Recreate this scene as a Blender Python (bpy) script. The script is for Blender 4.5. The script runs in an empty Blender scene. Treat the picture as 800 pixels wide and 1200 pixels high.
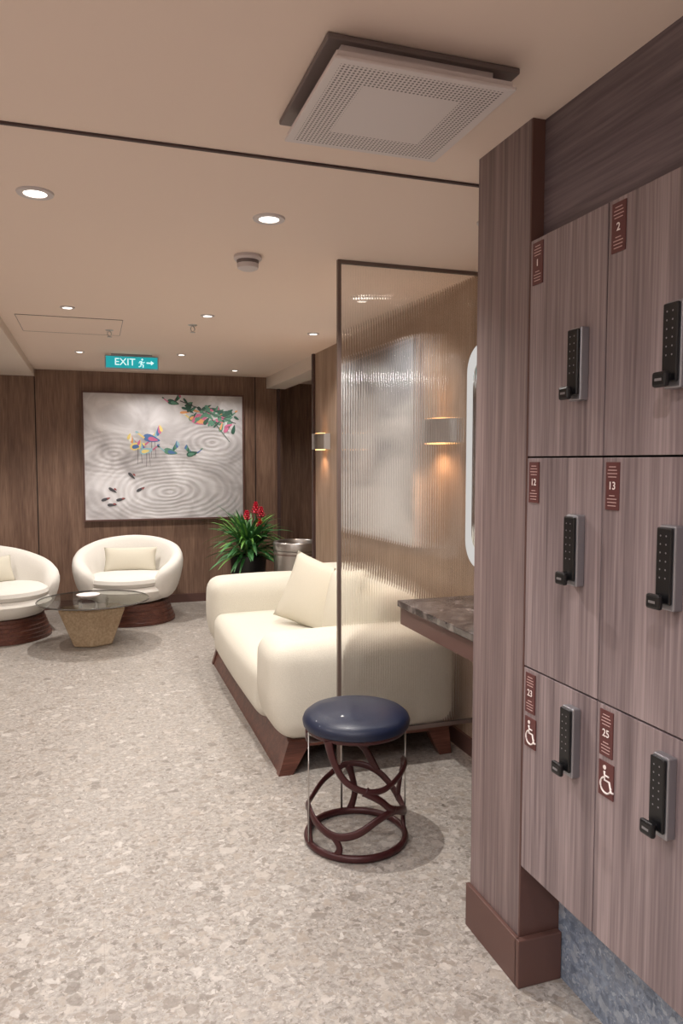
import bpy, bmesh, math, random
from mathutils import Vector, Matrix, Euler
random.seed(7)
D=bpy.data; C=bpy.context; S=C.scene
S.view_settings.view_transform='Standard'
S.view_settings.look='None'
PI=math.pi
H=2.30
PW=.72   # global lamp output factor
# ---------------------------------------------------------------- helpers
def lin(c):
    r=[]
    for v in c[:3]:
        v=v/255.0
        r.append(v/12.92 if v<=0.04045 else ((v+0.055)/1.055)**2.4)
    return (r[0],r[1],r[2],1.0)
def newmat(name):
    m=D.materials.new(name); m.use_nodes=True
    nt=m.node_tree; b=nt.nodes['Principled BSDF']
    return m,nt,b
def N(nt,t,**k):
    n=nt.nodes.new(t)
    for a,v in k.items(): setattr(n,a,v)
    return n
def plain(name,c,rough=.5,metal=0,bump=0,bscale=200,var=0,emit=None,es=0,coat=0):
    m,nt,b=newmat(name)
    b.inputs['Base Color'].default_value=lin(c)
    b.inputs['Roughness'].default_value=rough
    b.inputs['Metallic'].default_value=metal
    b.inputs['Coat Weight'].default_value=coat
    tc=N(nt,'ShaderNodeTexCoord')
    nz=N(nt,'ShaderNodeTexNoise'); nz.inputs['Scale'].default_value=bscale
    nt.links.new(tc.outputs['Object'],nz.inputs['Vector'])
    if bump:
        bp=N(nt,'ShaderNodeBump'); bp.inputs['Strength'].default_value=bump; bp.inputs['Distance'].default_value=.003
        nt.links.new(nz.outputs['Fac'],bp.inputs['Height']); nt.links.new(bp.outputs['Normal'],b.inputs['Normal'])
    if var:
        rp=N(nt,'ShaderNodeValToRGB')
        rp.color_ramp.elements[0].position=.3; rp.color_ramp.elements[1].position=.7
        rp.color_ramp.elements[0].color=lin([max(0,x-var) for x in c]); rp.color_ramp.elements[1].color=lin([min(255,x+var) for x in c])
        nt.links.new(nz.outputs['Fac'],rp.inputs['Fac']); nt.links.new(rp.outputs['Color'],b.inputs['Base Color'])
    if emit:
        b.inputs['Emission Color'].default_value=lin(emit); b.inputs['Emission Strength'].default_value=es
    return m
def wood(name,dark,mid,light,axis='Z',cross=16,along=.7,rough=.45):
    m,nt,b=newmat(name)
    tc=N(nt,'ShaderNodeTexCoord'); oi=N(nt,'ShaderNodeObjectInfo')
    ad=N(nt,'ShaderNodeVectorMath',operation='ADD'); sc=N(nt,'ShaderNodeVectorMath',operation='SCALE')
    cb=N(nt,'ShaderNodeCombineXYZ')
    for i in range(3): nt.links.new(oi.outputs['Random'],cb.inputs[i])
    nt.links.new(cb.outputs[0],sc.inputs[0]); sc.inputs['Scale'].default_value=7.3
    nt.links.new(tc.outputs['Object'],ad.inputs[0]); nt.links.new(sc.outputs[0],ad.inputs[1])
    s=[cross,cross,cross]; s['XYZ'.index(axis)]=along
    mp=N(nt,'ShaderNodeMapping'); mp.inputs['Scale'].default_value=s
    nt.links.new(ad.outputs[0],mp.inputs['Vector'])
    n1=N(nt,'ShaderNodeTexNoise'); n1.inputs['Scale'].default_value=1.1; n1.inputs['Detail'].default_value=7; n1.inputs['Roughness'].default_value=.62; n1.inputs['Distortion'].default_value=.8
    nt.links.new(mp.outputs[0],n1.inputs['Vector'])
    s2=[cross*11]*3; s2['XYZ'.index(axis)]=along*7
    mp2=N(nt,'ShaderNodeMapping'); mp2.inputs['Scale'].default_value=s2
    nt.links.new(ad.outputs[0],mp2.inputs['Vector'])
    n2=N(nt,'ShaderNodeTexNoise'); n2.inputs['Scale'].default_value=1; n2.inputs['Detail'].default_value=3
    nt.links.new(mp2.outputs[0],n2.inputs['Vector'])
    mx=N(nt,'ShaderNodeMath',operation='MULTIPLY_ADD'); mx.inputs[1].default_value=.45; 
    nt.links.new(n2.outputs['Fac'],mx.inputs[0]); 
    mm=N(nt,'ShaderNodeMath',operation='MULTIPLY'); mm.inputs[1].default_value=.62
    nt.links.new(n1.outputs['Fac'],mm.inputs[0]); nt.links.new(mm.outputs[0],mx.inputs[2])
    rp=N(nt,'ShaderNodeValToRGB'); e=rp.color_ramp.elements
    e[0].position=.36; e[0].color=lin(dark); e[1].position=.68; e[1].color=lin(light)
    k=e.new(.52); k.color=lin(mid)
    nt.links.new(mx.outputs[0],rp.inputs['Fac']); nt.links.new(rp.outputs['Color'],b.inputs['Base Color'])
    bp=N(nt,'ShaderNodeBump'); bp.inputs['Strength'].default_value=.12; bp.inputs['Distance'].default_value=.002
    nt.links.new(mx.outputs[0],bp.inputs['Height']); nt.links.new(bp.outputs['Normal'],b.inputs['Normal'])
    b.inputs['Roughness'].default_value=rough
    return m
def link(o,parent=None):
    C.collection.objects.link(o)
    if parent is not None: o.parent=parent
    return o
def empty(name,loc=(0,0,0),rot=0):
    e=D.objects.new(name,None); e.empty_display_size=.1; C.collection.objects.link(e)
    e.location=loc; e.rotation_euler=(0,0,rot)
    return e
def mesh(name,v,f,mat,parent=None,smooth=False,mats=None,fm=None):
    me=D.meshes.new(name); me.from_pydata([tuple(p) for p in v],[],f); 
    for m in (mats or [mat]): me.materials.append(m)
    if fm:
        for p,i in zip(me.polygons,fm): p.material_index=i
    if smooth:
        for p in me.polygons: p.use_smooth=True
    me.update()
    bm=bmesh.new(); bm.from_mesh(me); bmesh.ops.recalc_face_normals(bm,faces=bm.faces); bm.to_mesh(me); bm.free()
    return link(D.objects.new(name,me),parent)
def box(name,x0,x1,y0,y1,z0,z1,mat,parent=None,bevel=0):
    v=[(x,y,z) for x in(x0,x1) for y in(y0,y1) for z in(z0,z1)]
    f=[(0,1,3,2),(4,6,7,5),(0,4,5,1),(2,3,7,6),(0,2,6,4),(1,5,7,3)]
    o=mesh(name,v,f,mat,parent)
    if bevel:
        m=o.modifiers.new('b','BEVEL'); m.width=bevel; m.segments=2
    return o
def poly_prism(name,pts,axis,a0,a1,mat,parent=None):
    n=len(pts); v=[]
    for a in(a0,a1):
        for p in pts:
            v.append({'X':(a,p[0],p[1]),'Y':(p[0],a,p[1]),'Z':(p[0],p[1],a)}[axis])
    f=[tuple(range(n)),tuple(range(2*n-1,n-1,-1))]+[(i,(i+1)%n,n+(i+1)%n,n+i) for i in range(n)]
    return mesh(name,v,f,mat,parent)
def lathe(name,prof,c,mat,parent=None,seg=48,sx=1,sy=1,smooth=True,axis='Z'):
    v=[];f=[]
    for r,z in prof:
        for i in range(seg):
            a=2*PI*i/seg; p=(r*math.cos(a)*sx,r*math.sin(a)*sy,z)
            if axis=='X': p=(p[2],p[0],p[1])
            v.append((c[0]+p[0],c[1]+p[1],c[2]+p[2]))
    for j in range(len(prof)-1):
        for i in range(seg):
            k=(i+1)%seg; f.append((j*seg+i,j*seg+k,(j+1)*seg+k,(j+1)*seg+i))
    f.append(tuple(range(seg))[::-1])
    L=len(prof)-1; f.append(tuple(range(L*seg,(L+1)*seg)))
    o=mesh(name,v,f,mat,parent,smooth)
    if smooth:
        try: o.data.set_sharp_from_angle(angle=math.radians(40))
        except Exception: pass
    return o
def tube(name,pts,r,mat,parent=None,seg=8,closed=False,up=None,r2=None,smooth=True):
    pts=[Vector(p) for p in pts]; n=len(pts); v=[];f=[]
    for i,p in enumerate(pts):
        if closed: t=pts[(i+1)%n]-pts[i-1]
        else: t=pts[min(i+1,n-1)]-pts[max(i-1,0)]
        t.normalize()
        u=up(p) if up else (Vector((0,0,1)) if abs(t.z)<.9 else Vector((1,0,0)))
        a=t.cross(u); a.normalize(); b=a.cross(t); b.normalize()
        rr=r(i/(n-1)) if callable(r) else r
        q=(r2 if r2 else rr)
        for k in range(seg):
            w=2*PI*k/seg; v.append(p+a*rr*math.cos(w)+b*q*math.sin(w))
    m=n if closed else n-1
    for i in range(m):
        j=(i+1)%n
        for k in range(seg):
            l=(k+1)%seg; f.append((i*seg+k,i*seg+l,j*seg+l,j*seg+k))
    if not closed:
        f.append(tuple(range(seg))[::-1]); f.append(tuple(range((n-1)*seg,n*seg)))
    return mesh(name,v,f,mat,parent,smooth)
def spline(P,n=10,closed=False):
    P=[Vector(p) for p in P]; out=[]; L=len(P); m=L if closed else L-1
    for i in range(m):
        g=lambda k:(P[k%L] if closed else P[max(0,min(L-1,k))])
        p0,p1,p2,p3=g(i-1),g(i),g(i+1),g(i+2)
        for s in range(n):
            t=s/n
            out.append(.5*((2*p1)+(-p0+p2)*t+(2*p0-5*p1+4*p2-p3)*t*t+(-p0+3*p1-3*p2+p3)*t**3))
    if not closed: out.append(P[-1])
    return out
def softbox(name,c,s,r,mat,parent=None,bulge=(0,0,0),cuts=18,rot=None,warp=None):
    hx=[x/2 for x in s]; idx={}; v=[];f=[]
    def vid(p):
        k=tuple(round(x,5) for x in p)
        if k not in idx:
            idx[k]=len(v)
            q=[p[i]*hx[i] for i in range(3)]
            inn=[max(-(hx[i]-r),min(hx[i]-r,q[i])) for i in range(3)]
            d=Vector([q[i]-inn[i] for i in range(3)])
            if d.length>1e-9: d=d.normalized()*r
            o=Vector(inn)+d
            for i in range(3):
                if bulge[i]:
                    j,k2=[z for z in range(3) if z!=i]
                    w=(1-min(1,abs(o[j]/hx[j]))**2)*(1-min(1,abs(o[k2]/hx[k2]))**2)
                    o[i]+=bulge[i]*w*(o[i]/hx[i])
            if warp: o=warp(o)
            v.append(o)
        return idx[k]
    def st(i):
        t=-1+2*i/cuts
        return math.sin(t*PI/2)*.55+t*.45
    for ax in range(3):
        for sg in(-1,1):
            for i in range(cuts):
                for j in range(cuts):
                    q=[]
                    for a,b in((i,j),(i+1,j),(i+1,j+1),(i,j+1)):
                        p=[0,0,0]; p[ax]=sg; o=[z for z in range(3) if z!=ax]; p[o[0]]=st(a); p[o[1]]=st(b); q.append(vid(p))
                    f.append(tuple(q))
    M=Matrix.Translation(Vector(c))@((rot.to_matrix().to_4x4()) if rot else Matrix.Identity(4))
    v=[M@p for p in v]
    return mesh(name,v,f,mat,parent,True)
def pillow(name,c,s,rot,mat,parent=None,n=16):
    w,h,t=s; v=[];f=[]
    M=Matrix.Translation(Vector(c))@rot.to_matrix().to_4x4()
    for sg in(-1,1):
        for i in range(n+1):
            for j in range(n+1):
                a=-1+2*i/n; b=-1+2*j/n
                pz=t/2*((1-a*a)*(1-b*b))**.42*sg
                kx=1-.07*(1-b*b); kz=1-.07*(1-a*a)
                v.append(M@Vector((a*w/2*kx,b*h/2*kz,pz)))
    q=(n+1)**2
    for g in(0,1):
        for i in range(n):
            for j in range(n):
                k=g*q+i*(n+1)+j; f.append((k,k+1,k+n+2,k+n+1))
    o=mesh(name,v,f,mat,parent,True)
    bm=bmesh.new(); bm.from_mesh(o.data); bmesh.ops.remove_doubles(bm,verts=bm.verts,dist=.0008); bmesh.ops.recalc_face_normals(bm,faces=bm.faces); bm.to_mesh(o.data); bm.free()
    for p in o.data.polygons: p.use_smooth=True
    return o
RX=Matrix(((0,0,-1),(-1,0,0),(0,1,0)))
RY=Matrix(((1,0,0),(0,0,-1),(0,1,0)))
def text(name,s,loc,size,R,mat,parent=None,bold=0):
    cu=D.curves.new(name,'FONT'); cu.body=s; cu.size=size; cu.align_x='CENTER'; cu.align_y='CENTER'; cu.extrude=.0003; cu.offset=bold
    cu.materials.append(mat)
    o=D.objects.new(name,cu); link(o,parent); o.matrix_world=Matrix.Translation(Vector(loc))@R.to_4x4()
    return o

# ---------------------------------------------------------------- materials
M_wall=wood('wood_wall_veneer',(90,67,55),(118,91,76),(144,116,98),cross=9)
M_wallR=wood('wood_wall_warm',(126,104,87),(150,127,108),(172,149,130),cross=9)
M_lock=wood('wood_locker_veneer',(94,81,83),(130,115,116),(160,144,144),cross=11,along=.4)
M_col=wood('wood_column_veneer',(90,76,76),(120,103,102),(146,128,126),cross=11,along=.4)
M_bulk=wood('wood_bulkhead_veneer',(76,65,69),(98,86,90),(120,107,110),axis='Y',cross=12,along=.6)
M_edge=plain('wood_edge_dark',(94,66,60),.45)
M_trim=plain('bronze_trim',(112,96,90),.4,.3)
M_seam=plain('dark_seam',(70,50,48),.6)
M_gap=plain('shadow_gap',(34,26,26),.8)
M_ceil=plain('ceiling_paint',(230,210,196),.8,bump=.03)
M_walnut=wood('walnut_base',(62,34,28),(90,52,42),(120,76,62),axis='X',cross=22,along=1.5,rough=.35)
M_fab=plain('cream_boucle',(214,209,196),.95,bump=.5,bscale=260,var=5)
M_fab2=plain('cream_linen',(212,206,190),.95,bump=.35,bscale=400,var=4)
M_chair=plain('white_boucle',(224,220,213),.95,bump=.6,bscale=230,var=5)
M_navy=plain('navy_leather',(19,30,56),.42,bump=.12,bscale=160,coat=.1)
M_brown=plain('oxblood_metal',(66,28,30),.35,.2)
M_steel=plain('brushed_steel',(186,183,180),.32,1.0)
M_steelL=plain('satin_steel',(160,160,166),.4,.85)
M_black=plain('black_plastic',(14,14,17),.35)
M_white=plain('white_print',(235,225,222),.6)
M_fine=plain('fine_print',(196,166,162),.6)
M_plate=plain('maroon_plate',(92,49,48),.45)
M_cream=plain('painted_soffit',(216,202,190),.8)
M_bw=plain('vent_white',(200,191,190),.5)
M_vd=plain('vent_dark_metal',(118,106,104),.5,.3)
M_rim=plain('smoked_glass_edge',(84,80,76),.15,0)
def emis(name,c,s):
    m,nt,b=newmat(name); nt.nodes.remove(b); e=N(nt,'ShaderNodeEmission'); e.inputs[0].default_value=lin(c); e.inputs[1].default_value=s
    nt.links.new(e.outputs[0],nt.nodes['Material Output'].inputs[0]); return m
M_lamp=emis('lamp_glow',(255,246,236),5)
M_edgeglow=emis('mirror_edge_glow',(240,236,232),.72)
M_warm=emis('sconce_glow',(255,190,120),4)
M_exit=plain('exit_green',(20,150,160),.4,emit=(30,175,185),es=.6)
M_exitw=plain('exit_white',(220,255,255),.4,emit=(215,250,250),es=.8)
M_mirror=plain('mirror_silver',(225,228,230),.03,1.0)

def terrazzo(name,base,chipA,chipB,seams=True,rough=.36):
    m,nt,b=newmat(name); L=nt.links
    tc=N(nt,'ShaderNodeTexCoord')
    nz=N(nt,'ShaderNodeTexNoise'); nz.inputs['Scale'].default_value=50; nz.inputs['Detail'].default_value=7; nz.inputs['Roughness'].default_value=.7; L.new(tc.outputs['Object'],nz.inputs['Vector'])
    rb=N(nt,'ShaderNodeValToRGB'); rb.color_ramp.elements[0].position=.35; rb.color_ramp.elements[1].position=.65
    rb.color_ramp.elements[0].color=lin([x-26 for x in base]); rb.color_ramp.elements[1].color=lin([min(255,x+20) for x in base])
    L.new(nz.outputs['Fac'],rb.inputs['Fac'])
    wn=N(nt,'ShaderNodeTexNoise'); wn.inputs['Scale'].default_value=28; wn.inputs['Detail'].default_value=4; L.new(tc.outputs['Object'],wn.inputs['Vector'])
    sb=N(nt,'ShaderNodeVectorMath',operation='SCALE'); sb.inputs['Scale'].default_value=.065; L.new(wn.outputs['Color'],sb.inputs[0])
    av=N(nt,'ShaderNodeVectorMath',operation='ADD'); L.new(tc.outputs['Object'],av.inputs[0]); L.new(sb.outputs[0],av.inputs[1])
    cur=rb.outputs['Color']
    for sc,th,amt in((120,.44,.68),(52,.42,.72),(21,.37,.62)):
        vo=N(nt,'ShaderNodeTexVoronoi'); vo.inputs['Scale'].default_value=sc; L.new(av.outputs[0],vo.inputs['Vector'])
        sp=N(nt,'ShaderNodeSeparateColor'); L.new(vo.outputs['Color'],sp.inputs[0])
        mu=N(nt,'ShaderNodeMath',operation='MULTIPLY'); mu.inputs[1].default_value=th*1.6; L.new(sp.outputs[1],mu.inputs[0])
        lt=N(nt,'ShaderNodeMath',operation='SUBTRACT'); L.new(mu.outputs[0],lt.inputs[0]); L.new(vo.outputs['Distance'],lt.inputs[1])
        ml=N(nt,'ShaderNodeMath',operation='MULTIPLY',use_clamp=True); ml.inputs[1].default_value=10; L.new(lt.outputs[0],ml.inputs[0])
        m2=N(nt,'ShaderNodeMath',operation='MULTIPLY'); m2.inputs[1].default_value=amt; L.new(ml.outputs[0],m2.inputs[0])
        rc=N(nt,'ShaderNodeValToRGB'); e=rc.color_ramp.elements; e[0].color=lin(chipA); e[1].color=lin(chipB); 
        k=e.new(.5); k.color=lin([(chipA[i]+chipB[i])/2+5*(1-i) for i in range(3)])
        L.new(sp.outputs[0],rc.inputs['Fac'])
        mx=N(nt,'ShaderNodeMix',data_type='RGBA'); L.new(m2.outputs[0],mx.inputs[0]); L.new(cur,mx.inputs[6]); L.new(rc.outputs['Color'],mx.inputs[7]); cur=mx.outputs[2]
    if seams:
        br=N(nt,'ShaderNodeTexBrick'); br.offset=0; br.inputs['Scale'].default_value=1; br.inputs['Brick Width'].default_value=.8; br.inputs['Row Height'].default_value=.8; br.inputs['Mortar Size'].default_value=.0018; br.inputs['Mortar Smooth'].default_value=.2
        L.new(tc.outputs['Object'],br.inputs['Vector'])
        m3=N(nt,'ShaderNodeMath',operation='MULTIPLY'); m3.inputs[1].default_value=.22; L.new(br.outputs['Fac'],m3.inputs[0])
        mx=N(nt,'ShaderNodeMix',data_type='RGBA'); L.new(m3.outputs[0],mx.inputs[0]); L.new(cur,mx.inputs[6]); mx.inputs[7].default_value=lin((120,112,106)); cur=mx.outputs[2]
    L.new(cur,b.inputs['Base Color']); b.inputs['Roughness'].default_value=rough
    return m
M_floor=terrazzo('terrazzo_floor',(164,158,152),(112,104,97),(206,201,195))
M_plinth=terrazzo('terrazzo_plinth_blue',(124,136,154),(76,90,110),(182,190,200),seams=False)

M_marble,nt,b=newmat('brown_marble')
tc=N(nt,'ShaderNodeTexCoord'); nz=N(nt,'ShaderNodeTexNoise'); nz.inputs['Scale'].default_value=9; nz.inputs['Detail'].default_value=9; nz.inputs['Distortion'].default_value=1.6
rp=N(nt,'ShaderNodeValToRGB'); e=rp.color_ramp.elements; e[0].position=.35; e[0].color=lin((48,42,41)); e[1].position=.78; e[1].color=lin((150,140,135)); k=e.new(.54); k.color=lin((80,71,69))
nt.links.new(tc.outputs['Object'],nz.inputs['Vector']); nt.links.new(nz.outputs['Fac'],rp.inputs['Fac']); nt.links.new(rp.outputs['Color'],b.inputs['Base Color']); b.inputs['Roughness'].default_value=.15

def glassmat(name,tint,transp,ior,rough=.0,gloss=.08):
    m,nt,b=newmat(name); nt.nodes.remove(b); L=nt.links
    tr=N(nt,'ShaderNodeBsdfTransparent'); tr.inputs[0].default_value=tint
    rf=N(nt,'ShaderNodeBsdfRefraction'); rf.inputs['Color'].default_value=tint; rf.inputs['IOR'].default_value=ior; rf.inputs['Roughness'].default_value=rough
    gl=N(nt,'ShaderNodeBsdfGlossy'); gl.inputs['Roughness'].default_value=.05
    m1=N(nt,'ShaderNodeMixShader'); m1.inputs[0].default_value=1-transp; L.new(tr.outputs[0],m1.inputs[1]); L.new(rf.outputs[0],m1.inputs[2])
    m2=N(nt,'ShaderNodeMixShader'); m2.inputs[0].default_value=gloss; L.new(m1.outputs[0],m2.inputs[1]); L.new(gl.outputs[0],m2.inputs[2])
    L.new(m2.outputs[0],nt.nodes['Material Output'].inputs[0]); return m
M_reed=glassmat('reeded_glass',(.97,.97,.965,1),.22,1.11,.0,.10)
M_tglass=glassmat('smoked_glass',(.78,.78,.76,1),.2,1.0,0,.14)

# ---------------------------------------------------------------- room shell
box('floor',-2.7,3.5,-1.7,8.3,-.1,0,M_floor)
box('ceiling',-2.7,3.5,-1.7,8.3,H,H+.1,M_ceil)
box('wall_back',-2.7,1.86,7.60,7.72,0,H,M_wall)
box('wall_alcove',1.86,3.5,8.1,8.2,0,H,M_wall)
box('wall_alcove_return',1.86,1.92,7.72,8.1,0,H,M_wall)
box('wall_alcove_end',3.4,3.5,5.85,8.1,0,H,M_wall)
box('wall_right',1.72,1.82,1.97,5.85,0,H,M_wallR)
box('wall_alcove_side',1.82,3.4,5.75,5.85,0,H,M_wallR)
box('wall_left',-2.7,-2.6,-1.6,7.6,0,H,M_cream)
box('wall_behind_camera',-2.6,1.9,-1.7,-1.6,0,H,M_cream)
box('wall_locker_side',1.71,1.82,-1.6,1.69,0,H,M_cream)
box('ceiling_soffit_left',-2.6,-.51,2.6,7.6,2.235,H,M_cream)
box('ceiling_beam_alcove',1.72,1.92,5.85,7.6,2.185,H,M_cream)
box('baseboard_back',-2.6,1.86,7.585,7.6,0,.085,M_edge)
box('baseboard_right',1.705,1.72,1.97,5.85,0,.085,M_edge)
box('baseboard_alcove',1.92,3.4,8.085,8.1,0,.085,M_edge)
i=1
for x in(-1.7,-.51,1.6):
    box('trim_%d'%i,x-.004,x+.004,7.594,7.6,.085,2.23 if x<-.4 else H,M_gap); i+=1
box('trim_%d'%i,1.83,1.86,7.575,7.6,0,2.185,M_seam); i+=1
box('trim_%d'%i,1.70,1.72,5.81,5.85,0,H,M_seam); i+=1
box('trim_%d'%i,-2.6,1.72,2.13,2.142,H-.006,H,M_seam); i+=1
h=empty('ceiling_access_hatch')
x0,x1,y0,y1=-.42,.19,4.82,5.40
box('hatch_panel',x0,x1,y0,y1,H-.002,H,M_ceil,h)
for nme,a in(('gap_1',(x0-.003,x0,y0,y1)),('gap_2',(x1,x1+.003,y0,y1)),('gap_3',(x0,x1,y0-.005,y0)),('gap_4',(x0,x1,y1,y1+.005))):
    box(nme,*a,H-.003,H,M_trim,h)

# ---------------------------------------------------------------- column + lockers
LX=1.075; YE=[1.684,1.38,1.076,.772,.468,.164]; ZE=[.335,.888,1.441,1.994]
col=empty('locker_end_column')
box('column_body',LX,1.72,1.69,1.96,0,H,M_col,col)
box('column_near_face',LX+.001,1.70,1.6845,1.69,0,H,M_edge,col)
box('baseboard_column_side',LX-.014,LX,1.675,1.965,0,.135,M_edge,None,.003)
box('baseboard_column_front',LX-.014,1.198,1.664,1.684,0,.135,M_edge,None,.003)
box('wall_locker_bulkhead',1.112,1.70,.16,1.684,2.0,H,M_bulk)
box('locker_plinth',1.20,1.70,.16,1.683,0,.33,M_plinth)

def strokes_icon(parent,cy,cz,x,s):
    P=lambda u,w:(x,cy-u*s,cz+w*s)
    arc=[P(.02+.27*math.cos(a),-.17+.27*math.sin(a)) for a in [math.radians(100+k*(260/24)) for k in range(25)]]
    tube('wheel',arc,.035*s,M_white,parent,6)
    lathe('head',[(.0,-.0006),(.075*s,-.0006),(.075*s,.0006),(0,.0006)],P(-.06,.43),M_white,parent,16,axis='X')
    tube('body',[P(-.06,.30),P(-.04,.0),P(.20,.0),P(.30,-.32),P(.40,-.30)],.04*s,M_white,parent,6)
    tube('arm',[P(-.05,.16),P(.17,.16)],.03*s,M_white,parent,6)
def numplate(parent,cy,zt,w,h,num):
    x=LX-.003
    box('number_plate',x,LX,cy-w/2,cy+w/2,zt-h,zt,M_plate,parent,.0008)
    if num:
        text('number',num,(x-.0004,cy,zt-h*.50),.024,RX,M_white,parent,.0002)
        for k,(fz,fw) in enumerate(((.10,.5),(.17,.66),(.24,.72),(.31,.6),(.70,.4),(.77,.7),(.84,.66),(.91,.6))):
            box('fine_print_%d'%k,x-.0005,x,cy-w*fw/2,cy+w*fw/2,zt-h*fz-.0009,zt-h*fz+.0009,M_fine,parent)
def lock(parent,cy,cz):
    box('lock_body',LX-.022,LX,cy-.023,cy+.021,cz-.082,cz+.084,M_steelL,parent,.003)
    box('keypad',LX-.029,LX-.022,cy-.019,cy+.021,cz-.070,cz+.080,M_black,parent,.003)
    v=[];f=[]
    for a in range(6):
        for bb in range(2):
            y=cy+.009-bb*.015; z=cz+.064-a*.0165; b0=len(v)
            v+=[(LX-.0293,y+.0019*math.cos(q*PI/4),z+.0019*math.sin(q*PI/4)) for q in range(8)]; f.append(tuple(range(b0,b0+8)))
    mesh('keys',v,f,M_steelL,parent)
    lathe('knob_stem',[(.010,-.012),(.010,0)],(LX-.027,cy+.006,cz-.062),M_black,parent,16,axis='X')
    box('knob_lever',LX-.048,LX-.036,cy-.012,cy+.026,cz-.080,cz-.050,M_black,parent,.005)
    box('knob_label',LX-.0485,LX-.048,cy-.002,cy+.016,cz-.068,cz-.063,M_steelL,parent)
nums={(0,2):'1',(1,2):'2',(0,1):'12',(1,1):'13',(0,0):'23',(1,0):'25'}
lz={2:1.652,1:1.222,0:.765}
for c in range(5):
    for r in range(3):
        L=empty('locker')
        y1,y0=YE[c],YE[c+1]; z0,z1=ZE[r],ZE[r+1]
        g=.0022
        box('door',LX,LX+.02,y0+g,y1-g,z0+g,z1-g,M_lock,L,.0012)
        box('carcass',LX+.02,1.60,y0,y1,z0+.001,z1-.001,M_gap,L)
        lock(L,y0+.080,lz[r])
        num=nums.get((c,r))
        pc=y1-.036
        numplate(L,pc,z1-.012,.044,.105,num)
        if r==0 and c<2:
            zt=z1-.012-.105-.012
            box('access_plate',LX-.003,LX,pc-.028,pc+.022,zt-.080,zt,M_plate,L,.0008)
            strokes_icon(L,pc-.003,zt-.041,LX-.0035,.066)

# ---------------------------------------------------------------- glass partition
gp=empty('reeded_glass_partition')
GY=3.10; gx0,gx1=1.033,1.715; gz0,gz1=.20,2.285
v=[];f=[]; pitch=.0115; nseg=8; n=int((gx1-gx0)/pitch)*nseg
for i in range(n+1):
    x=gx0+(gx1-gx0)*i/n; ph=(i%nseg)/nseg
    yo=-.0032*abs(math.sin(PI*ph))
    v+= [(x,GY-.003+yo,gz0),(x,GY-.003+yo,gz1),(x,GY+.003,gz0),(x,GY+.003,gz1)]
for i in range(n):
    a=4*i;b2=a+4
    f+=[(a,b2,b2+1,a+1),(a+2,a+3,b2+3,b2+2),(a+1,b2+1,b2+3,a+3),(a,a+2,b2+2,b2)]
f+=[(0,1,3,2),(4*n,4*n+2,4*n+3,4*n+1)]
mesh('glass_pane',v,f,M_reed,gp)
box('post',1.018,1.033,GY-.010,GY+.010,0,H,M_trim,gp)
box('top_rail',1.033,1.72,GY-.009,GY+.009,gz1,H,M_trim,gp)
box('bottom_rail',1.033,1.72,GY-.009,GY+.009,gz0-.018,gz0,M_trim,gp)

# ---------------------------------------------------------------- vanity
va=empty('vanity_counter')
box('marble_top',1.30,1.72,1.965,3.085,.772,.80,M_marble,va,.003)
box('wood_apron',1.315,1.72,1.965,3.08,.69,.772,M_edge,va)
mi=empty('backlit_mirror')
def rrect(name,y0,y1,z0,z1,r,xa,xb,mat,parent):
    pts=[]
    for cy,cz,a0 in((y1-r,z1-r,0),(y0+r,z1-r,90),(y0+r,z0+r,180),(y1-r,z0+r,270)):
        for k in range(9):
            a=math.radians(a0+k*90/8); pts.append((cy+r*math.cos(a),cz+r*math.sin(a)))
    return poly_prism(name,pts,'X',xa,xb,mat,parent)
rrect('mirror_housing',2.25,3.03,1.0,1.92,.10,1.66,1.72,M_steelL,mi)
rrect('glow_frame',2.22,3.065,.95,1.95,.12,1.632,1.66,M_edgeglow,mi)
rrect('mirror_face',2.29,2.995,1.02,1.88,.09,1.625,1.632,M_mirror,mi)

# ---------------------------------------------------------------- sofa
so=empty('sofa')
def arm_warp(o):
    t=max(0,(-o.z)/.25)
    if o.x<0: o.x+=.055*t*t
    return o
softbox('arm_near',(1.205,3.365,.375),(.93,.38,.45),.085,M_fab,so,(.015,.02,.015),warp=arm_warp)
softbox('arm_far',(1.205,5.08,.385),(.93,.36,.48),.085,M_fab,so,(.015,.02,.02),warp=arm_warp)
softbox('seat',(1.10,4.225,.285),(.72,1.42,.27),.07,M_fab,so,(.02,0,.03))
softbox('backrest',(1.53,4.225,.45),(.30,1.42,.56),.09,M_fab,so,(.02,0,.02))
softbox('back_cushion_1',(1.40,3.90,.57),(.20,.68,.36),.08,M_fab2,so,(.03,0,.01),rot=Euler((0,.12,0)))
softbox('back_cushion_2',(1.40,4.56,.57),(.20,.66,.36),.08,M_fab2,so,(.03,0,.01),rot=Euler((0,.12,0)))
poly_prism('base_front',[(.775,0),(.80,0),(.86,.15),(.825,.15)],'Y',3.24,5.16,M_walnut,so)
box('base_deck',.84,1.66,3.24,5.20,.115,.16,M_walnut,so)
# angled blade legs joined by a thin rail (near and far ends)
for nm,y0,y1 in(('near',3.195,3.24),('far',5.16,5.205)):
    poly_prism('leg_front_'+nm,[(.768,0),(.835,0),(.925,.155),(.815,.155)],'Y',y0,y1,M_walnut,so)
    poly_prism('leg_back_'+nm,[(1.575,0),(1.64,0),(1.62,.155),(1.50,.155)],'Y',y0,y1,M_walnut,so)
    box('rail_'+nm,.83,1.60,y0+.002,y1-.002,.125,.157,M_walnut,so)
pillow('throw_pillow',(1.24,4.22,.635),(.42,.42,.16),Euler((math.radians(74),math.radians(16),math.radians(-46))),M_fab2,so)
pillow('throw_pillow_small',(1.29,3.78,.64),(.42,.42,.15),Euler((math.radians(76),math.radians(-6),math.radians(-80))),M_fab2,so)

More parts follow.
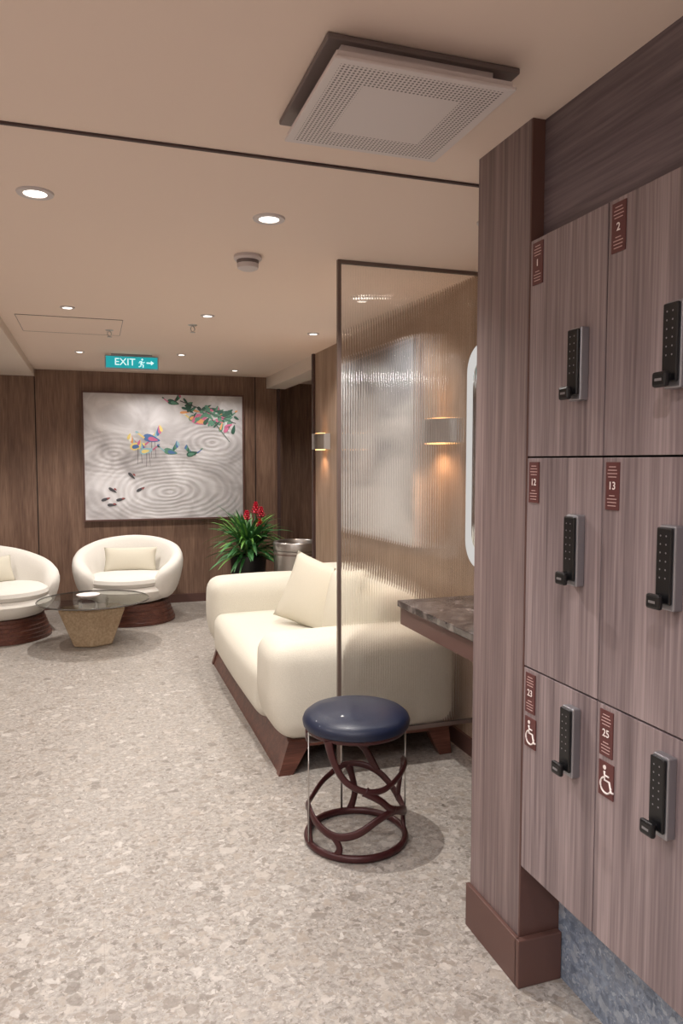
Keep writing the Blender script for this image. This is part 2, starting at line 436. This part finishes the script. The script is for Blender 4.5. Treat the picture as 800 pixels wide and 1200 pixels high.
# ---------------------------------------------------------------- stool
st=empty('stool',(.92,2.575,0))
lathe('seat_cushion',[(0,.515),(.08,.513),(.14,.506),(.180,.494),(.197,.480),(.203,.464),(.200,.448),(.188,.440),(0,.440)][::-1],(0,0,0),M_navy,st,64)
lathe('seat_rim',[(0,.428),(.186,.428),(.190,.434),(.190,.442),(0,.442)],(0,0,0),M_brown,st,64)
R0=.187
def cp(a,z,r=R0): return (r*math.cos(math.radians(a)),r*math.sin(math.radians(a)),z)
rad=lambda p: Vector((p.x,p.y,0)).normalized()
tube('base_ring',[cp(a,.015) for a in range(0,360,6)],.015,M_brown,st,8,True,up=rad,r2=.012)
def ribbon(name,P,w=.011):
    pts=[cp(a.x,a.y) for a in spline([(p[0],p[1],0) for p in P],10)]
    tube(name,pts,lambda t:w*(1+.6*abs(2*t-1)**3),M_brown,st,8,False,up=rad,r2=.0065)
ribbon('wave_ring_front',[(-180,.15),(-160,.115),(-135,.09),(-110,.105),(-85,.15),(-62,.165),(-35,.13),(-10,.10),(10,.12)],.015)
ribbon('wave_ring_back',[(10,.12),(45,.19),(80,.21),(110,.17),(140,.12),(165,.13),(180,.15)],.013)
for k,P in enumerate([
 [(-172,.012),(-176,.07),(-180,.15)],
 [(-135,.09),(-128,.05),(-132,.015)],
 [(-14,.012),(-4,.05),(-10,.10)],
 [(-142,.435),(-136,.37),(-122,.30),(-100,.262),(-78,.258),(-52,.285),(-28,.30),(-4,.28)],
 [(-100,.262),(-82,.22),(-72,.19),(-62,.165)],
 [(-4,.28),(4,.20),(10,.12)],
 [(45,.19),(62,.28),(90,.33),(125,.34),(155,.38),(172,.435)],
 [(62,.28),(48,.34),(44,.435)],
 [(80,.21),(72,.10),(78,.015)]]):
    ribbon('strand_%d'%k,P,.0125)
for k,a in enumerate((-174,-6,88)):
    tube('upright_%d'%k,[cp(a,.02,.194),cp(a,.44,.194)],.0045,M_steel,st,6,up=rad,r2=.0025)

# ---------------------------------------------------------------- armchairs
def armchair(loc,rot):
    E=empty('armchair',loc,rot)
    na=60; ns=20; v=[];f=[]; A=math.radians(138)
    for i in range(na+1):
        t=-1+2*i/na; a=A*t
        c=(1+math.cos(a))/2
        zt=.43+.30*c**.85; zb=.19+.03*(1-c)
        e=1-abs(t); k=1.0 if e>.16 else math.sqrt(max(0,1-((.16-e)/.16)**2)); k=max(k,.03)
        th=(.058+.026*(1-c))*k
        zm=(zt+zb)/2; hh=(zt-zb)/2*(.35+.65*k) if k<1 else (zt-zb)/2
        for s in range(ns):
            w=2*PI*s/ns; cx=math.cos(w); sz=math.sin(w)
            px=th*math.copysign(abs(cx)**.75,cx); pz=hh*math.copysign(abs(sz)**.8,sz)
            z=zm+pz; fr=(z-.19)/.5
            R=.30+.12*min(1,max(0,fr))**.6+px+.02*fr
            v.append((R*math.sin(a)*1.03,R*math.cos(a)*.95,z))
    for i in range(na):
        for s in range(ns):
            l=(s+1)%ns; f.append((i*ns+s,i*ns+l,(i+1)*ns+l,(i+1)*ns+s))
    f.append(tuple(range(ns))[::-1]); f.append(tuple(range(na*ns,(na+1)*ns)))
    mesh('shell_back',v,f,M_chair,E,True)
    lathe('seat_bowl',[(0,.185),(.25,.185),(.315,.205),(.365,.25),(.385,.30),(.36,.34),(0,.345)],(0,-.01,0),M_chair,E,48)
    lathe('seat_cushion',[(0,.325),(.28,.325),(.335,.345),(.35,.375),(.34,.405),(.30,.425),(.18,.436),(0,.44)],(0,-.035,0),M_chair,E,48)
    pillow('lumbar_pillow',(0,.15,.53),(.48,.23,.13),Euler((math.radians(74),0,0)),M_fab2,E)
    prof=[(0,0),(.34,0)]
    for k in range(6):
        z=.0+.031*k; r=.375-.011*k
        prof+=[(r,z+.002),(r,z+.027),(r-.006,z+.029)]
    prof+=[(.25,.187),(0,.187)]
    lathe('wood_plinth',prof,(.03,.01,0),M_walnut,E,56,smooth=False,sx=1.0,sy=.95)
    return E
armchair((.28,6.90,0),math.radians(-10))
armchair((-.74,6.52,0),math.radians(42))

# ---------------------------------------------------------------- coffee table
ct=empty('coffee_table',(-.02,6.06,0))
M_trav=plain('travertine',(176,154,126),.65,bump=.25,bscale=60,var=14)
b0=[(-.15,-.09),(-.02,-.14),(.13,-.08),(.12,.09),(-.03,.14),(-.14,.08)]
t0=[(-.27,-.04),(-.03,-.19),(.24,-.05),(.20,.15),(.0,.20),(-.23,.12)]
v=[(x,y,0) for x,y in b0]+[(x,y,.29) for x,y in t0]
f=[tuple(range(6))[::-1],tuple(range(6,12))]+[(i,(i+1)%6,6+(i+1)%6,6+i) for i in range(6)]
o=mesh('faceted_base',v,f,M_trav,ct)
bv=o.modifiers.new('b','BEVEL'); bv.width=.018; bv.segments=3
for k,(x,y) in enumerate(((-.1,0),(.1,.05),(.02,-.08))):
    lathe('standoff_%d'%k,[(.012,.29),(.012,.345)],(x,y,0),M_steel,ct,12)
lathe('glass_top',[(0,.345),(.415,.345),(.415,.357),(0,.357)],(0,0,0),M_tglass,ct,64)
tube('glass_edge',[(.419*math.cos(a*PI/32),.419*math.sin(a*PI/32),.351) for a in range(64)],.0055,M_rim,ct,8,True)
lathe('white_dish',[(0,.358),(.05,.358),(.085,.375),(.09,.385),(.084,.385),(.05,.366),(0,.366)],(-.04,.06,0),M_white,ct,32)

# ---------------------------------------------------------------- bin
bn=empty('waste_bin',(1.69,6.28,0))
lathe('bin_body',[(0,0),(.20,0),(.205,.01),(.205,.65),(.20,.655),(.21,.66),(.213,.72),(.207,.73),(.175,.73),(.17,.72),(.17,.58),(0,.58)],(0,0,0),M_steel,bn,48)
lathe('bin_band',[(.2065,.62),(.209,.62),(.209,.632),(.2065,.632)],(0,0,0),M_trim,bn,48)

# ---------------------------------------------------------------- plant
pt=empty('potted_tropical_plant',(1.38,6.92,0))
M_leaf=plain('leaf_green',(52,108,54),.45,bscale=6,var=26)
M_leaf2=plain('leaf_light',(112,164,76),.45,bscale=6,var=20)
M_red=plain('flower_red',(220,30,72),.5,var=14,bscale=40)
lathe('pot',[(0,0),(.13,0),(.14,.02),(.17,.50),(.165,.54),(.15,.54),(.145,.50),(0,.49)],(0,0,0),M_black,pt,40)
def leaves(name,n,mat,lr,wr,zr,spread):
    v=[];f=[]
    for q in range(n):
        a=random.uniform(0,2*PI); Ln=random.uniform(*lr); w=random.uniform(*wr); el=random.uniform(*spread)
        p=Vector((.05*math.cos(a),.05*math.sin(a),random.uniform(*zr))); d=Vector((math.cos(a)*math.cos(el),math.sin(a)*math.cos(el),math.sin(el)))
        side=Vector((-math.sin(a),math.cos(a),random.uniform(-.3,.3))).normalized(); b0=len(v); sg=7
        for s in range(sg+1):
            t=s/sg; ww=w*math.sin(PI*min(1,.08+t*.92))**.8
            v.append(p-side*ww); v.append(p+Vector((0,0,-ww*.25))); v.append(p+side*ww)
            p=p+d*(Ln/sg); d=(d+Vector((0,0,-.14))).normalized()
        for s in range(sg):
            for k in(0,1):
                c=b0+s*3+k; f.append((c,c+1,c+4,c+3))
    return mesh(name,v,f,mat,pt,True)
leaves('leaves_dark',140,M_leaf,(.26,.42),(.010,.024),(.52,.74),(-.1,1.3))
leaves('leaves_light',80,M_leaf2,(.26,.42),(.008,.017),(.56,.78),(0,1.2))
v=[];f=[]
def spike(c,r,h):
    for ring in range(5):
        for k in range(7):
            a=k*2*PI/7+ring*.5; z=h*ring/5; rr=r*(1-ring*.16)
            b0=len(v); base=Vector(c)+Vector((0,0,z)); tip=base+Vector((rr*math.cos(a),rr*math.sin(a),h*.28)); sd=Vector((-math.sin(a),math.cos(a),0))*.014
            mid=(base+tip)/2-Vector((0,0,.006))
            v.extend([base,mid+sd,tip,mid-sd]); f.append((b0,b0+1,b0+2,b0+3))
FL=[((.06,-.08,.94),.055,.11),((-.02,-.05,.88),.055,.09),((.12,-.04,.90),.05,.10),((.08,-.14,.82),.055,.08)]
for c,r,h in FL: spike(c,r,h)
mesh('red_flowers',v,f,M_red,pt)
for k,((x,y,z),r,h) in enumerate(FL):
    tube('stem_%d'%k,[(0,0,.50),(x*.6,y*.6,.70),(x,y,z+.02)],.005,M_leaf,pt,6)

# ---------------------------------------------------------------- back wall painting
pa=empty('framed_painting')
PX0,PX1,PZ0,PZ1=-.08,1.455,.865,2.09; PY=7.555
def ripple_mat():
    m,nt,b=newmat('silver_ripple_canvas'); L=nt.links
    tc=N(nt,'ShaderNodeTexCoord'); nz=N(nt,'ShaderNodeTexNoise'); nz.inputs['Scale'].default_value=2.0; nz.inputs['Detail'].default_value=3; L.new(tc.outputs['Object'],nz.inputs['Vector'])
    acc=None
    for (cx,cz,rx,k) in((.72,1.12,.80,85),(.20,1.50,.4,70),(1.15,1.62,.40,75)):
        sp=N(nt,'ShaderNodeVectorMath',operation='SUBTRACT'); L.new(tc.outputs['Object'],sp.inputs[0]); sp.inputs[1].default_value=(cx,PY,cz)
        mu=N(nt,'ShaderNodeVectorMath',operation='MULTIPLY'); L.new(sp.outputs[0],mu.inputs[0]); mu.inputs[1].default_value=(1,0,2.1)
        ln=N(nt,'ShaderNodeVectorMath',operation='LENGTH'); L.new(mu.outputs[0],ln.inputs[0])
        a=N(nt,'ShaderNodeMath',operation='MULTIPLY_ADD'); L.new(nz.outputs['Fac'],a.inputs[0]); a.inputs[1].default_value=.26; L.new(ln.outputs['Value'],a.inputs[2])
        s=N(nt,'ShaderNodeMath',operation='MULTIPLY'); L.new(a.outputs[0],s.inputs[0]); s.inputs[1].default_value=k
        sn=N(nt,'ShaderNodeMath',operation='SINE'); L.new(s.outputs[0],sn.inputs[0])
        fo=N(nt,'ShaderNodeMapRange'); L.new(ln.outputs['Value'],fo.inputs['Value']); fo.inputs['From Min'].default_value=0; fo.inputs['From Max'].default_value=rx*1.5; fo.inputs['To Min'].default_value=1; fo.inputs['To Max'].default_value=0
        ml=N(nt,'ShaderNodeMath',operation='MULTIPLY'); L.new(sn.outputs[0],ml.inputs[0]); L.new(fo.outputs[0],ml.inputs[1])
        if acc is None: acc=ml.outputs[0]
        else:
            ad=N(nt,'ShaderNodeMath',operation='ADD'); L.new(acc,ad.inputs[0]); L.new(ml.outputs[0],ad.inputs[1]); acc=ad.outputs[0]
    n2=N(nt,'ShaderNodeTexNoise'); n2.inputs['Scale'].default_value=3; n2.inputs['Detail'].default_value=8; n2.inputs['Distortion'].default_value=1.2; L.new(tc.outputs['Object'],n2.inputs['Vector'])
    fin=N(nt,'ShaderNodeMath',operation='MULTIPLY_ADD'); L.new(acc,fin.inputs[0]); fin.inputs[1].default_value=.09; L.new(n2.outputs['Fac'],fin.inputs[2])
    rp=N(nt,'ShaderNodeValToRGB'); e=rp.color_ramp.elements; e[0].position=.25; e[0].color=lin((160,157,160)); e[1].position=.75; e[1].color=lin((238,238,242)); k=e.new(.5); k.color=lin((200,198,201))
    L.new(fin.outputs[0],rp.inputs['Fac']); L.new(rp.outputs['Color'],b.inputs['Base Color']); b.inputs['Roughness'].default_value=.38; b.inputs['Metallic'].default_value=.2
    bp=N(nt,'ShaderNodeBump'); bp.inputs['Strength'].default_value=.2; bp.inputs['Distance'].default_value=.01
    L.new(acc,bp.inputs['Height']); L.new(bp.outputs['Normal'],b.inputs['Normal'])
    return m
box('canvas',PX0,PX1,PY,7.60,PZ0,PZ1,ripple_mat(),pa)
fw=.016
for k,a in enumerate(((PX0-fw,PX0,PZ0-fw,PZ1+fw),(PX1,PX1+fw,PZ0-fw,PZ1+fw),(PX0,PX1,PZ0-fw,PZ0),(PX0,PX1,PZ1,PZ1+fw))):
    box('frame_%d'%k,a[0],a[1],PY-.012,7.60,a[2],a[3],M_edge,pa)
pc=[plain('paint_%d'%i,c,.6) for i,c in enumerate([(50,90,76),(92,140,118),(200,106,142),(222,160,108),(80,114,166),(230,208,130),(74,74,80),(150,84,84),(150,188,200),(236,234,226)])]
pv=[];pf=[];pm=[]
def toP(px,py): return (PX0+(px-97)/187*(PX1-PX0), PZ1-(py-460-(px-97)*.03)/(146)*(PZ1-PZ0))
cnt=[0]
def shape(pts,ci):
    cnt[0]+=1; y=PY-.001-.00002*cnt[0]; b0=len(pv)
    for p in pts: pv.append((p[0],y,p[1]))
    pf.append(tuple(range(b0,b0+len(pts)))); pm.append(ci)
def ell(px,py,l,w,ang,ci):
    cx,cz=toP(px,py); l*=.0082; w*=.0082; pts=[]
    for k in range(14):
        a=2*PI*k/14; u=l*math.cos(a)*.5; q=w*math.sin(a)*.5*(1-.5*math.cos(a))
        pts.append((cx+u*math.cos(ang)-q*math.sin(ang),cz+u*math.sin(ang)+q*math.cos(ang)))
    shape(pts,ci)
def line(p,q,w,ci):
    a=Vector(toP(*p)); b2=Vector(toP(*q)); d=(b2-a).normalized(); n=Vector((-d.y,d.x))*w*.0041
    shape([a+n,b2+n*.6,b2-n*.6,a-n],ci)
def crane(px,py,s,fl,cols,legs=True):
    for k in range(7): ell(px+fl*s*(.1+.1*k)*.9,py-s*(.10+.10*k),s*(1.0-.08*k),s*.20,(.5+.24*k)*fl if fl>0 else PI-(.5+.24*k),cols[k%len(cols)])
    ell(px,py,s*1.2,s*.5,-.25*fl,cols[0]); ell(px+s*.1*fl,py+s*.05,s*.7,s*.28,-.2*fl,cols[1])
    line((px-fl*s*.5,py-s*.05),(px-fl*s*.95,py-s*.4),s*.14,cols[2]); ell(px-fl*s*.98,py-s*.45,s*.28,s*.13,-.4*fl,cols[-1])
    if legs:
        line((px,py+s*.2),(px-s*.05,py+s*1.35),.6,6); line((px+s*.2,py+s*.2),(px+s*.28,py+s*1.3),.6,6)
crane(158,522,16,-1,[5,4,2,8,3,9]); crane(174,514,17,1,[4,2,5,8]); crane(168,528,14,-1,[8,5,2,4])
crane(196,530,14,1,[1,4,8,0],False); crane(222,533,12,-1,[0,1,4,1],False); crane(232,494,19,1,[2,3,5,2,9],False); crane(262,490,15,-1,[0,2,1,3]); crane(200,472,12,1,[0,1,2,0],False)
rg=random.Random(3)
for k in range(70):
    t=rg.random(); px=220+56*t+rg.uniform(-8,5); py=474+rg.uniform(-5,16)+18*t
    ell(px,py,rg.uniform(6,13),rg.uniform(2,4.8),rg.uniform(-1,1.4),rg.choice([0,0,1,0,2,3,1,0,1]))
line((208,470),(276,498),1.2,6); line((246,492),(268,520),1.0,0)
for p,a in(((120,583),.3),((128,573),-.6),((137,584),.2),((127,590),0),((160,573),.5),((150,557),-.8)):
    ell(p[0],p[1],11,3.2,a,6); ell(p[0]+3,p[1]-1,4,2,a,7)
mesh('painted_figures',pv,pf,None,pa,mats=pc,fm=pm)

# right wall abstract painting
ap=empty('abstract_canvas')
m,nt,b=newmat('grey_abstract'); L=nt.links
tc=N(nt,'ShaderNodeTexCoord'); nz=N(nt,'ShaderNodeTexNoise'); nz.inputs['Scale'].default_value=2.4; nz.inputs['Detail'].default_value=8; nz.inputs['Distortion'].default_value=.7
mp=N(nt,'ShaderNodeMapping'); mp.inputs['Scale'].default_value=(1,1,1.6); L.new(tc.outputs['Object'],mp.inputs['Vector']); L.new(mp.outputs[0],nz.inputs['Vector'])
sx=N(nt,'ShaderNodeSeparateXYZ'); L.new(tc.outputs['Object'],sx.inputs[0])
mr=N(nt,'ShaderNodeMapRange'); L.new(sx.outputs['Z'],mr.inputs['Value']); mr.inputs['From Min'].default_value=1.3; mr.inputs['From Max'].default_value=2.0; mr.inputs['To Min'].default_value=.12; mr.inputs['To Max'].default_value=-.12
ad=N(nt,'ShaderNodeMath',operation='ADD'); L.new(nz.outputs['Fac'],ad.inputs[0]); L.new(mr.outputs[0],ad.inputs[1])
rp=N(nt,'ShaderNodeValToRGB'); e=rp.color_ramp.elements; e[0].position=.32; e[0].color=lin((104,106,112)); e[1].position=.62; e[1].color=lin((208,206,205))
L.new(ad.outputs[0],rp.inputs['Fac']); L.new(rp.outputs['Color'],b.inputs['Base Color']); b.inputs['Roughness'].default_value=.7
box('canvas',1.668,1.718,3.66,4.98,.97,2.10,m,ap,.004)
box('canvas_edge',1.675,1.717,3.652,4.988,.962,2.108,M_white,ap)

for y in(3.44,5.55):
    s=empty('wall_sconce')
    pts=[(1.719,y-.14)]+[(1.72-.10*math.sin(PI*k/12)**.6,y-.14+.28*k/12) for k in range(13)][1:-1]+[(1.719,y+.14)]
    poly_prism('metal_shade',pts,'Z',1.525,1.645,M_steel,s)
    box('lamp_lower',1.66,1.705,y-.06,y+.06,1.519,1.525,M_warm,s); box('lamp_upper',1.66,1.705,y-.06,y+.06,1.645,1.651,M_warm,s)
    for z,rx in((1.505,0),(1.665,PI)):
        l=D.lights.new('glow','SPOT'); l.energy=(7.5 if z<1.6 else 1.2)*(1 if y<4 else .5); l.color=(1,.60,.34); l.spot_size=2.3; l.spot_blend=.8; l.shadow_soft_size=.03
        o=D.objects.new('bulb',l); link(o,s); o.location=(1.655,y,z); o.rotation_euler=(rx,0,0)

# ---------------------------------------------------------------- ceiling items
def downlight(x,y,z=H,P=70,r=.042,col=(1,.945,.885),ang=2.3,sz=.035):
    e=empty('recessed_downlight',(x,y,z))
    lathe('ring',[(r*.8,-.002),(r*.82,-.006),(r*1.25,-.006),(r*1.3,0),(r*.8,0)],(0,0,0),M_bw,e,32)
    lathe('lens',[(0,-.004),(r*.8,-.004),(r*.8,-.001),(0,-.001)],(0,0,0),M_lamp,e,24)
    l=D.lights.new('lamp','SPOT'); l.energy=P*PW; l.color=col; l.spot_size=ang; l.spot_blend=.7; l.shadow_soft_size=sz
    o=D.objects.new('lamp',l); link(o,e); o.location=(0,0,-.02)
for x,y,P in((-.16,2.65,32),(.616,2.66,150)): downlight(x,y,P=P,r=.045,sz=.012)
for x,y,P in((-.12,4.52,55),(.666,4.51,55),(1.44,4.91,55),(1.40,3.75,50)): downlight(x,y,P=P,r=.032)
downlight(-.085,6.29,P=130,r=.03,sz=.015)
for x,y in((.70,6.2),(.55,7.15),(1.3,7.1)): downlight(x,y,P=42,r=.03)
for x,y in((-1.3,3.6),(-1.3,6.0)): downlight(x,y,z=2.235,P=50,r=.032)
downlight(1.38,2.45,P=12,r=.03); downlight(2.5,6.9,P=50,r=.03)
for x,y,P in((.45,.6,45),(-.5,1.2,52),(-.3,-.3,60),(-1.4,.6,55)): downlight(x,y,P=P,r=.045,col=(1,.95,.94))
def fillpanel(x,y,w,d,P):  # unseen soft fill, added to brighten the room, built like ceiling panels
    e=empty('added_fill_panel',(x,y,H))
    box('fill_panel_frame',-w/2-.02,w/2+.02,-d/2-.02,d/2+.02,-.012,0,M_bw,e)
    box('fill_panel_diffuser',-w/2,w/2,-d/2,d/2,-.015,-.012,M_lamp,e)
    l=D.lights.new('added_fill_lamp','AREA'); l.shape='RECTANGLE'; l.size=w; l.size_y=d; l.energy=P*PW; l.color=(.96,.96,1)
    o=D.objects.new('added_fill_lamp',l); link(o,e); o.location=(0,0,-.02)
fillpanel(-.9,-.6,1.0,.6,44); fillpanel(-1.7,2.1,.6,.6,20)
sd=empty('smoke_detector',(.64,3.165,H))
lathe('detector_base',[(0,0),(.058,0),(.06,-.012),(.054,-.02),(.05,-.02)][::-1],(0,0,0),M_bw,sd,40)
lathe('detector_slots',[(0,-.04),(.044,-.04),(.047,-.02),(0,-.02)],(0,0,0),M_vd,sd,32)
lathe('detector_cap',[(0,-.062),(.03,-.059),(.044,-.052),(.046,-.034),(0,-.034)],(0,0,0),M_bw,sd,40)
for x,y in((.62,4.85),(.12,5.2)):
    sp=empty('fire_sprinkler',(x,y,H))
    lathe('escutcheon',[(0,-.006),(.022,-.006),(.03,0),(0,0)],(0,0,0),M_steel,sp,24)
    tube('frame_arm',[(0,0,-.005),(.012,0,-.02),(.012,0,-.03),(0,0,-.045),(-.012,0,-.03),(-.012,0,-.02)],.003,M_steel,sp,6,True)
    lathe('deflector',[(0,-.048),(.016,-.048),(.016,-.045),(0,-.045)],(0,0,0),M_steel,sp,16)
ex=empty('exit_sign')
ey=6.3; ex0,ex1=.105,.525; ez0,ez1=2.178,2.286
box('sign_box',ex0,ex1,ey,ey+.03,ez0,ez1,M_steelL,ex,.003)
box('sign_face',ex0+.008,ex1-.008,ey-.002,ey,ez0+.008,ez1-.008,M_exit,ex)
box('hanger',ex0+.05,ex1-.05,ey+.008,ey+.022,ez1,H,M_steelL,ex)
text('exit_text','EXIT',(ex0+.155,ey-.003,(ez0+ez1)/2),.080,RY,M_exitw,ex,0)
cz=(ez0+ez1)/2; mx=ex0+.285
tube('man_torso',[(mx,ey-.0035,cz+.012),(mx-.004,ey-.0035,cz-.008)],.006,M_exitw,ex,6)
tube('man_legs',[(mx-.022,ey-.0035,cz-.034),(mx-.006,ey-.0035,cz-.026),(mx-.004,ey-.0035,cz-.008),(mx+.014,ey-.0035,cz-.018),(mx+.012,ey-.0035,cz-.038)],.004,M_exitw,ex,6)
tube('man_arms',[(mx-.020,ey-.0035,cz-.004),(mx-.012,ey-.0035,cz+.012),(mx,ey-.0035,cz+.010),(mx+.016,ey-.0035,cz-.002),(mx+.024,ey-.0035,cz+.008)],.003,M_exitw,ex,6)
poly_prism('man_head',[(mx+.006+.007*math.cos(a*PI/6),cz+.026+.007*math.sin(a*PI/6)) for a in range(12)],'Y',ey-.005,ey-.002,M_exitw,ex)
ax=ex0+.325
poly_prism('arrow',[(ax,cz-.005),(ax+.035,cz-.005),(ax+.035,cz-.018),(ax+.058,cz),(ax+.035,cz+.018),(ax+.035,cz+.005),(ax,cz+.005)],'Y',ey-.005,ey-.002,M_exitw,ex)

# air vent
av=empty('ceiling_air_diffuser')
m,nt,b=newmat('perforated_white_metal'); L=nt.links
tc=N(nt,'ShaderNodeTexCoord'); sx=N(nt,'ShaderNodeSeparateXYZ'); L.new(tc.outputs['Object'],sx.inputs[0])
def MN(op,a,bv=None,cl=False):
    n=N(nt,'ShaderNodeMath',operation=op,use_clamp=cl)
    for i,q in enumerate((a,bv)):
        if q is None: continue
        if isinstance(q,(int,float)): n.inputs[i].default_value=q
        else: L.new(q,n.inputs[i])
    return n.outputs[0]
vx0,vx1,vy0,vy1=.472,.885,1.452,1.86; vcx=(vx0+vx1)/2; vcy=(vy0+vy1)/2; p=.0095
fx=MN('SUBTRACT',MN('FRACT',MN('DIVIDE',sx.outputs[0],p)),.5); fy=MN('SUBTRACT',MN('FRACT',MN('DIVIDE',sx.outputs[1],p)),.5)
d=MN('SQRT',MN('ADD',MN('MULTIPLY',fx,fx),MN('MULTIPLY',fy,fy)))
dot=MN('LESS_THAN',d,.30)
ax_=MN('ABSOLUTE',MN('SUBTRACT',sx.outputs[0],vcx)); ay_=MN('ABSOLUTE',MN('SUBTRACT',sx.outputs[1],vcy)); mxx=MN('MAXIMUM',ax_,ay_)
bd=MN('MULTIPLY',MN('GREATER_THAN',mxx,.115),MN('LESS_THAN',mxx,.188))
fac=MN('MULTIPLY',dot,bd)
mx=N(nt,'ShaderNodeMix',data_type='RGBA'); L.new(fac,mx.inputs[0]); mx.inputs[6].default_value=lin((212,203,201)); mx.inputs[7].default_value=lin((96,87,86)); L.new(mx.outputs[2],b.inputs['Base Color']); b.inputs['Roughness'].default_value=.5
box('perforated_plate',vx0,vx1,vy0,vy1,H-.07,H-.062,m,av,.002)
box('plate_lip',vx0+.006,vx1-.006,vy0+.006,vy1-.006,H-.062,H-.050,M_bw,av)
box('plenum',vx0+.03,vx1-.03,vy0+.05,vy1-.02,H-.050,H-.012,M_bw,av)
box('ceiling_frame',vx0-.004,vx1+.03,vy0+.035,vy1+.04,H-.014,H-.001,M_vd,av,.003)

# ---------------------------------------------------------------- world & camera
w=D.worlds.new('World'); S.world=w; w.use_nodes=True
w.node_tree.nodes['Background'].inputs[0].default_value=(.9,.9,1,1); w.node_tree.nodes['Background'].inputs[1].default_value=.3
cam=D.cameras.new('Camera'); co=D.objects.new('Camera',cam); link(co)
cam.sensor_fit='VERTICAL'; cam.sensor_height=36; cam.lens=26.01; cam.clip_start=.02
co.location=(0,0,1.43); co.rotation_euler=(math.radians(90-3.9),0,math.radians(-18.5))
S.camera=co
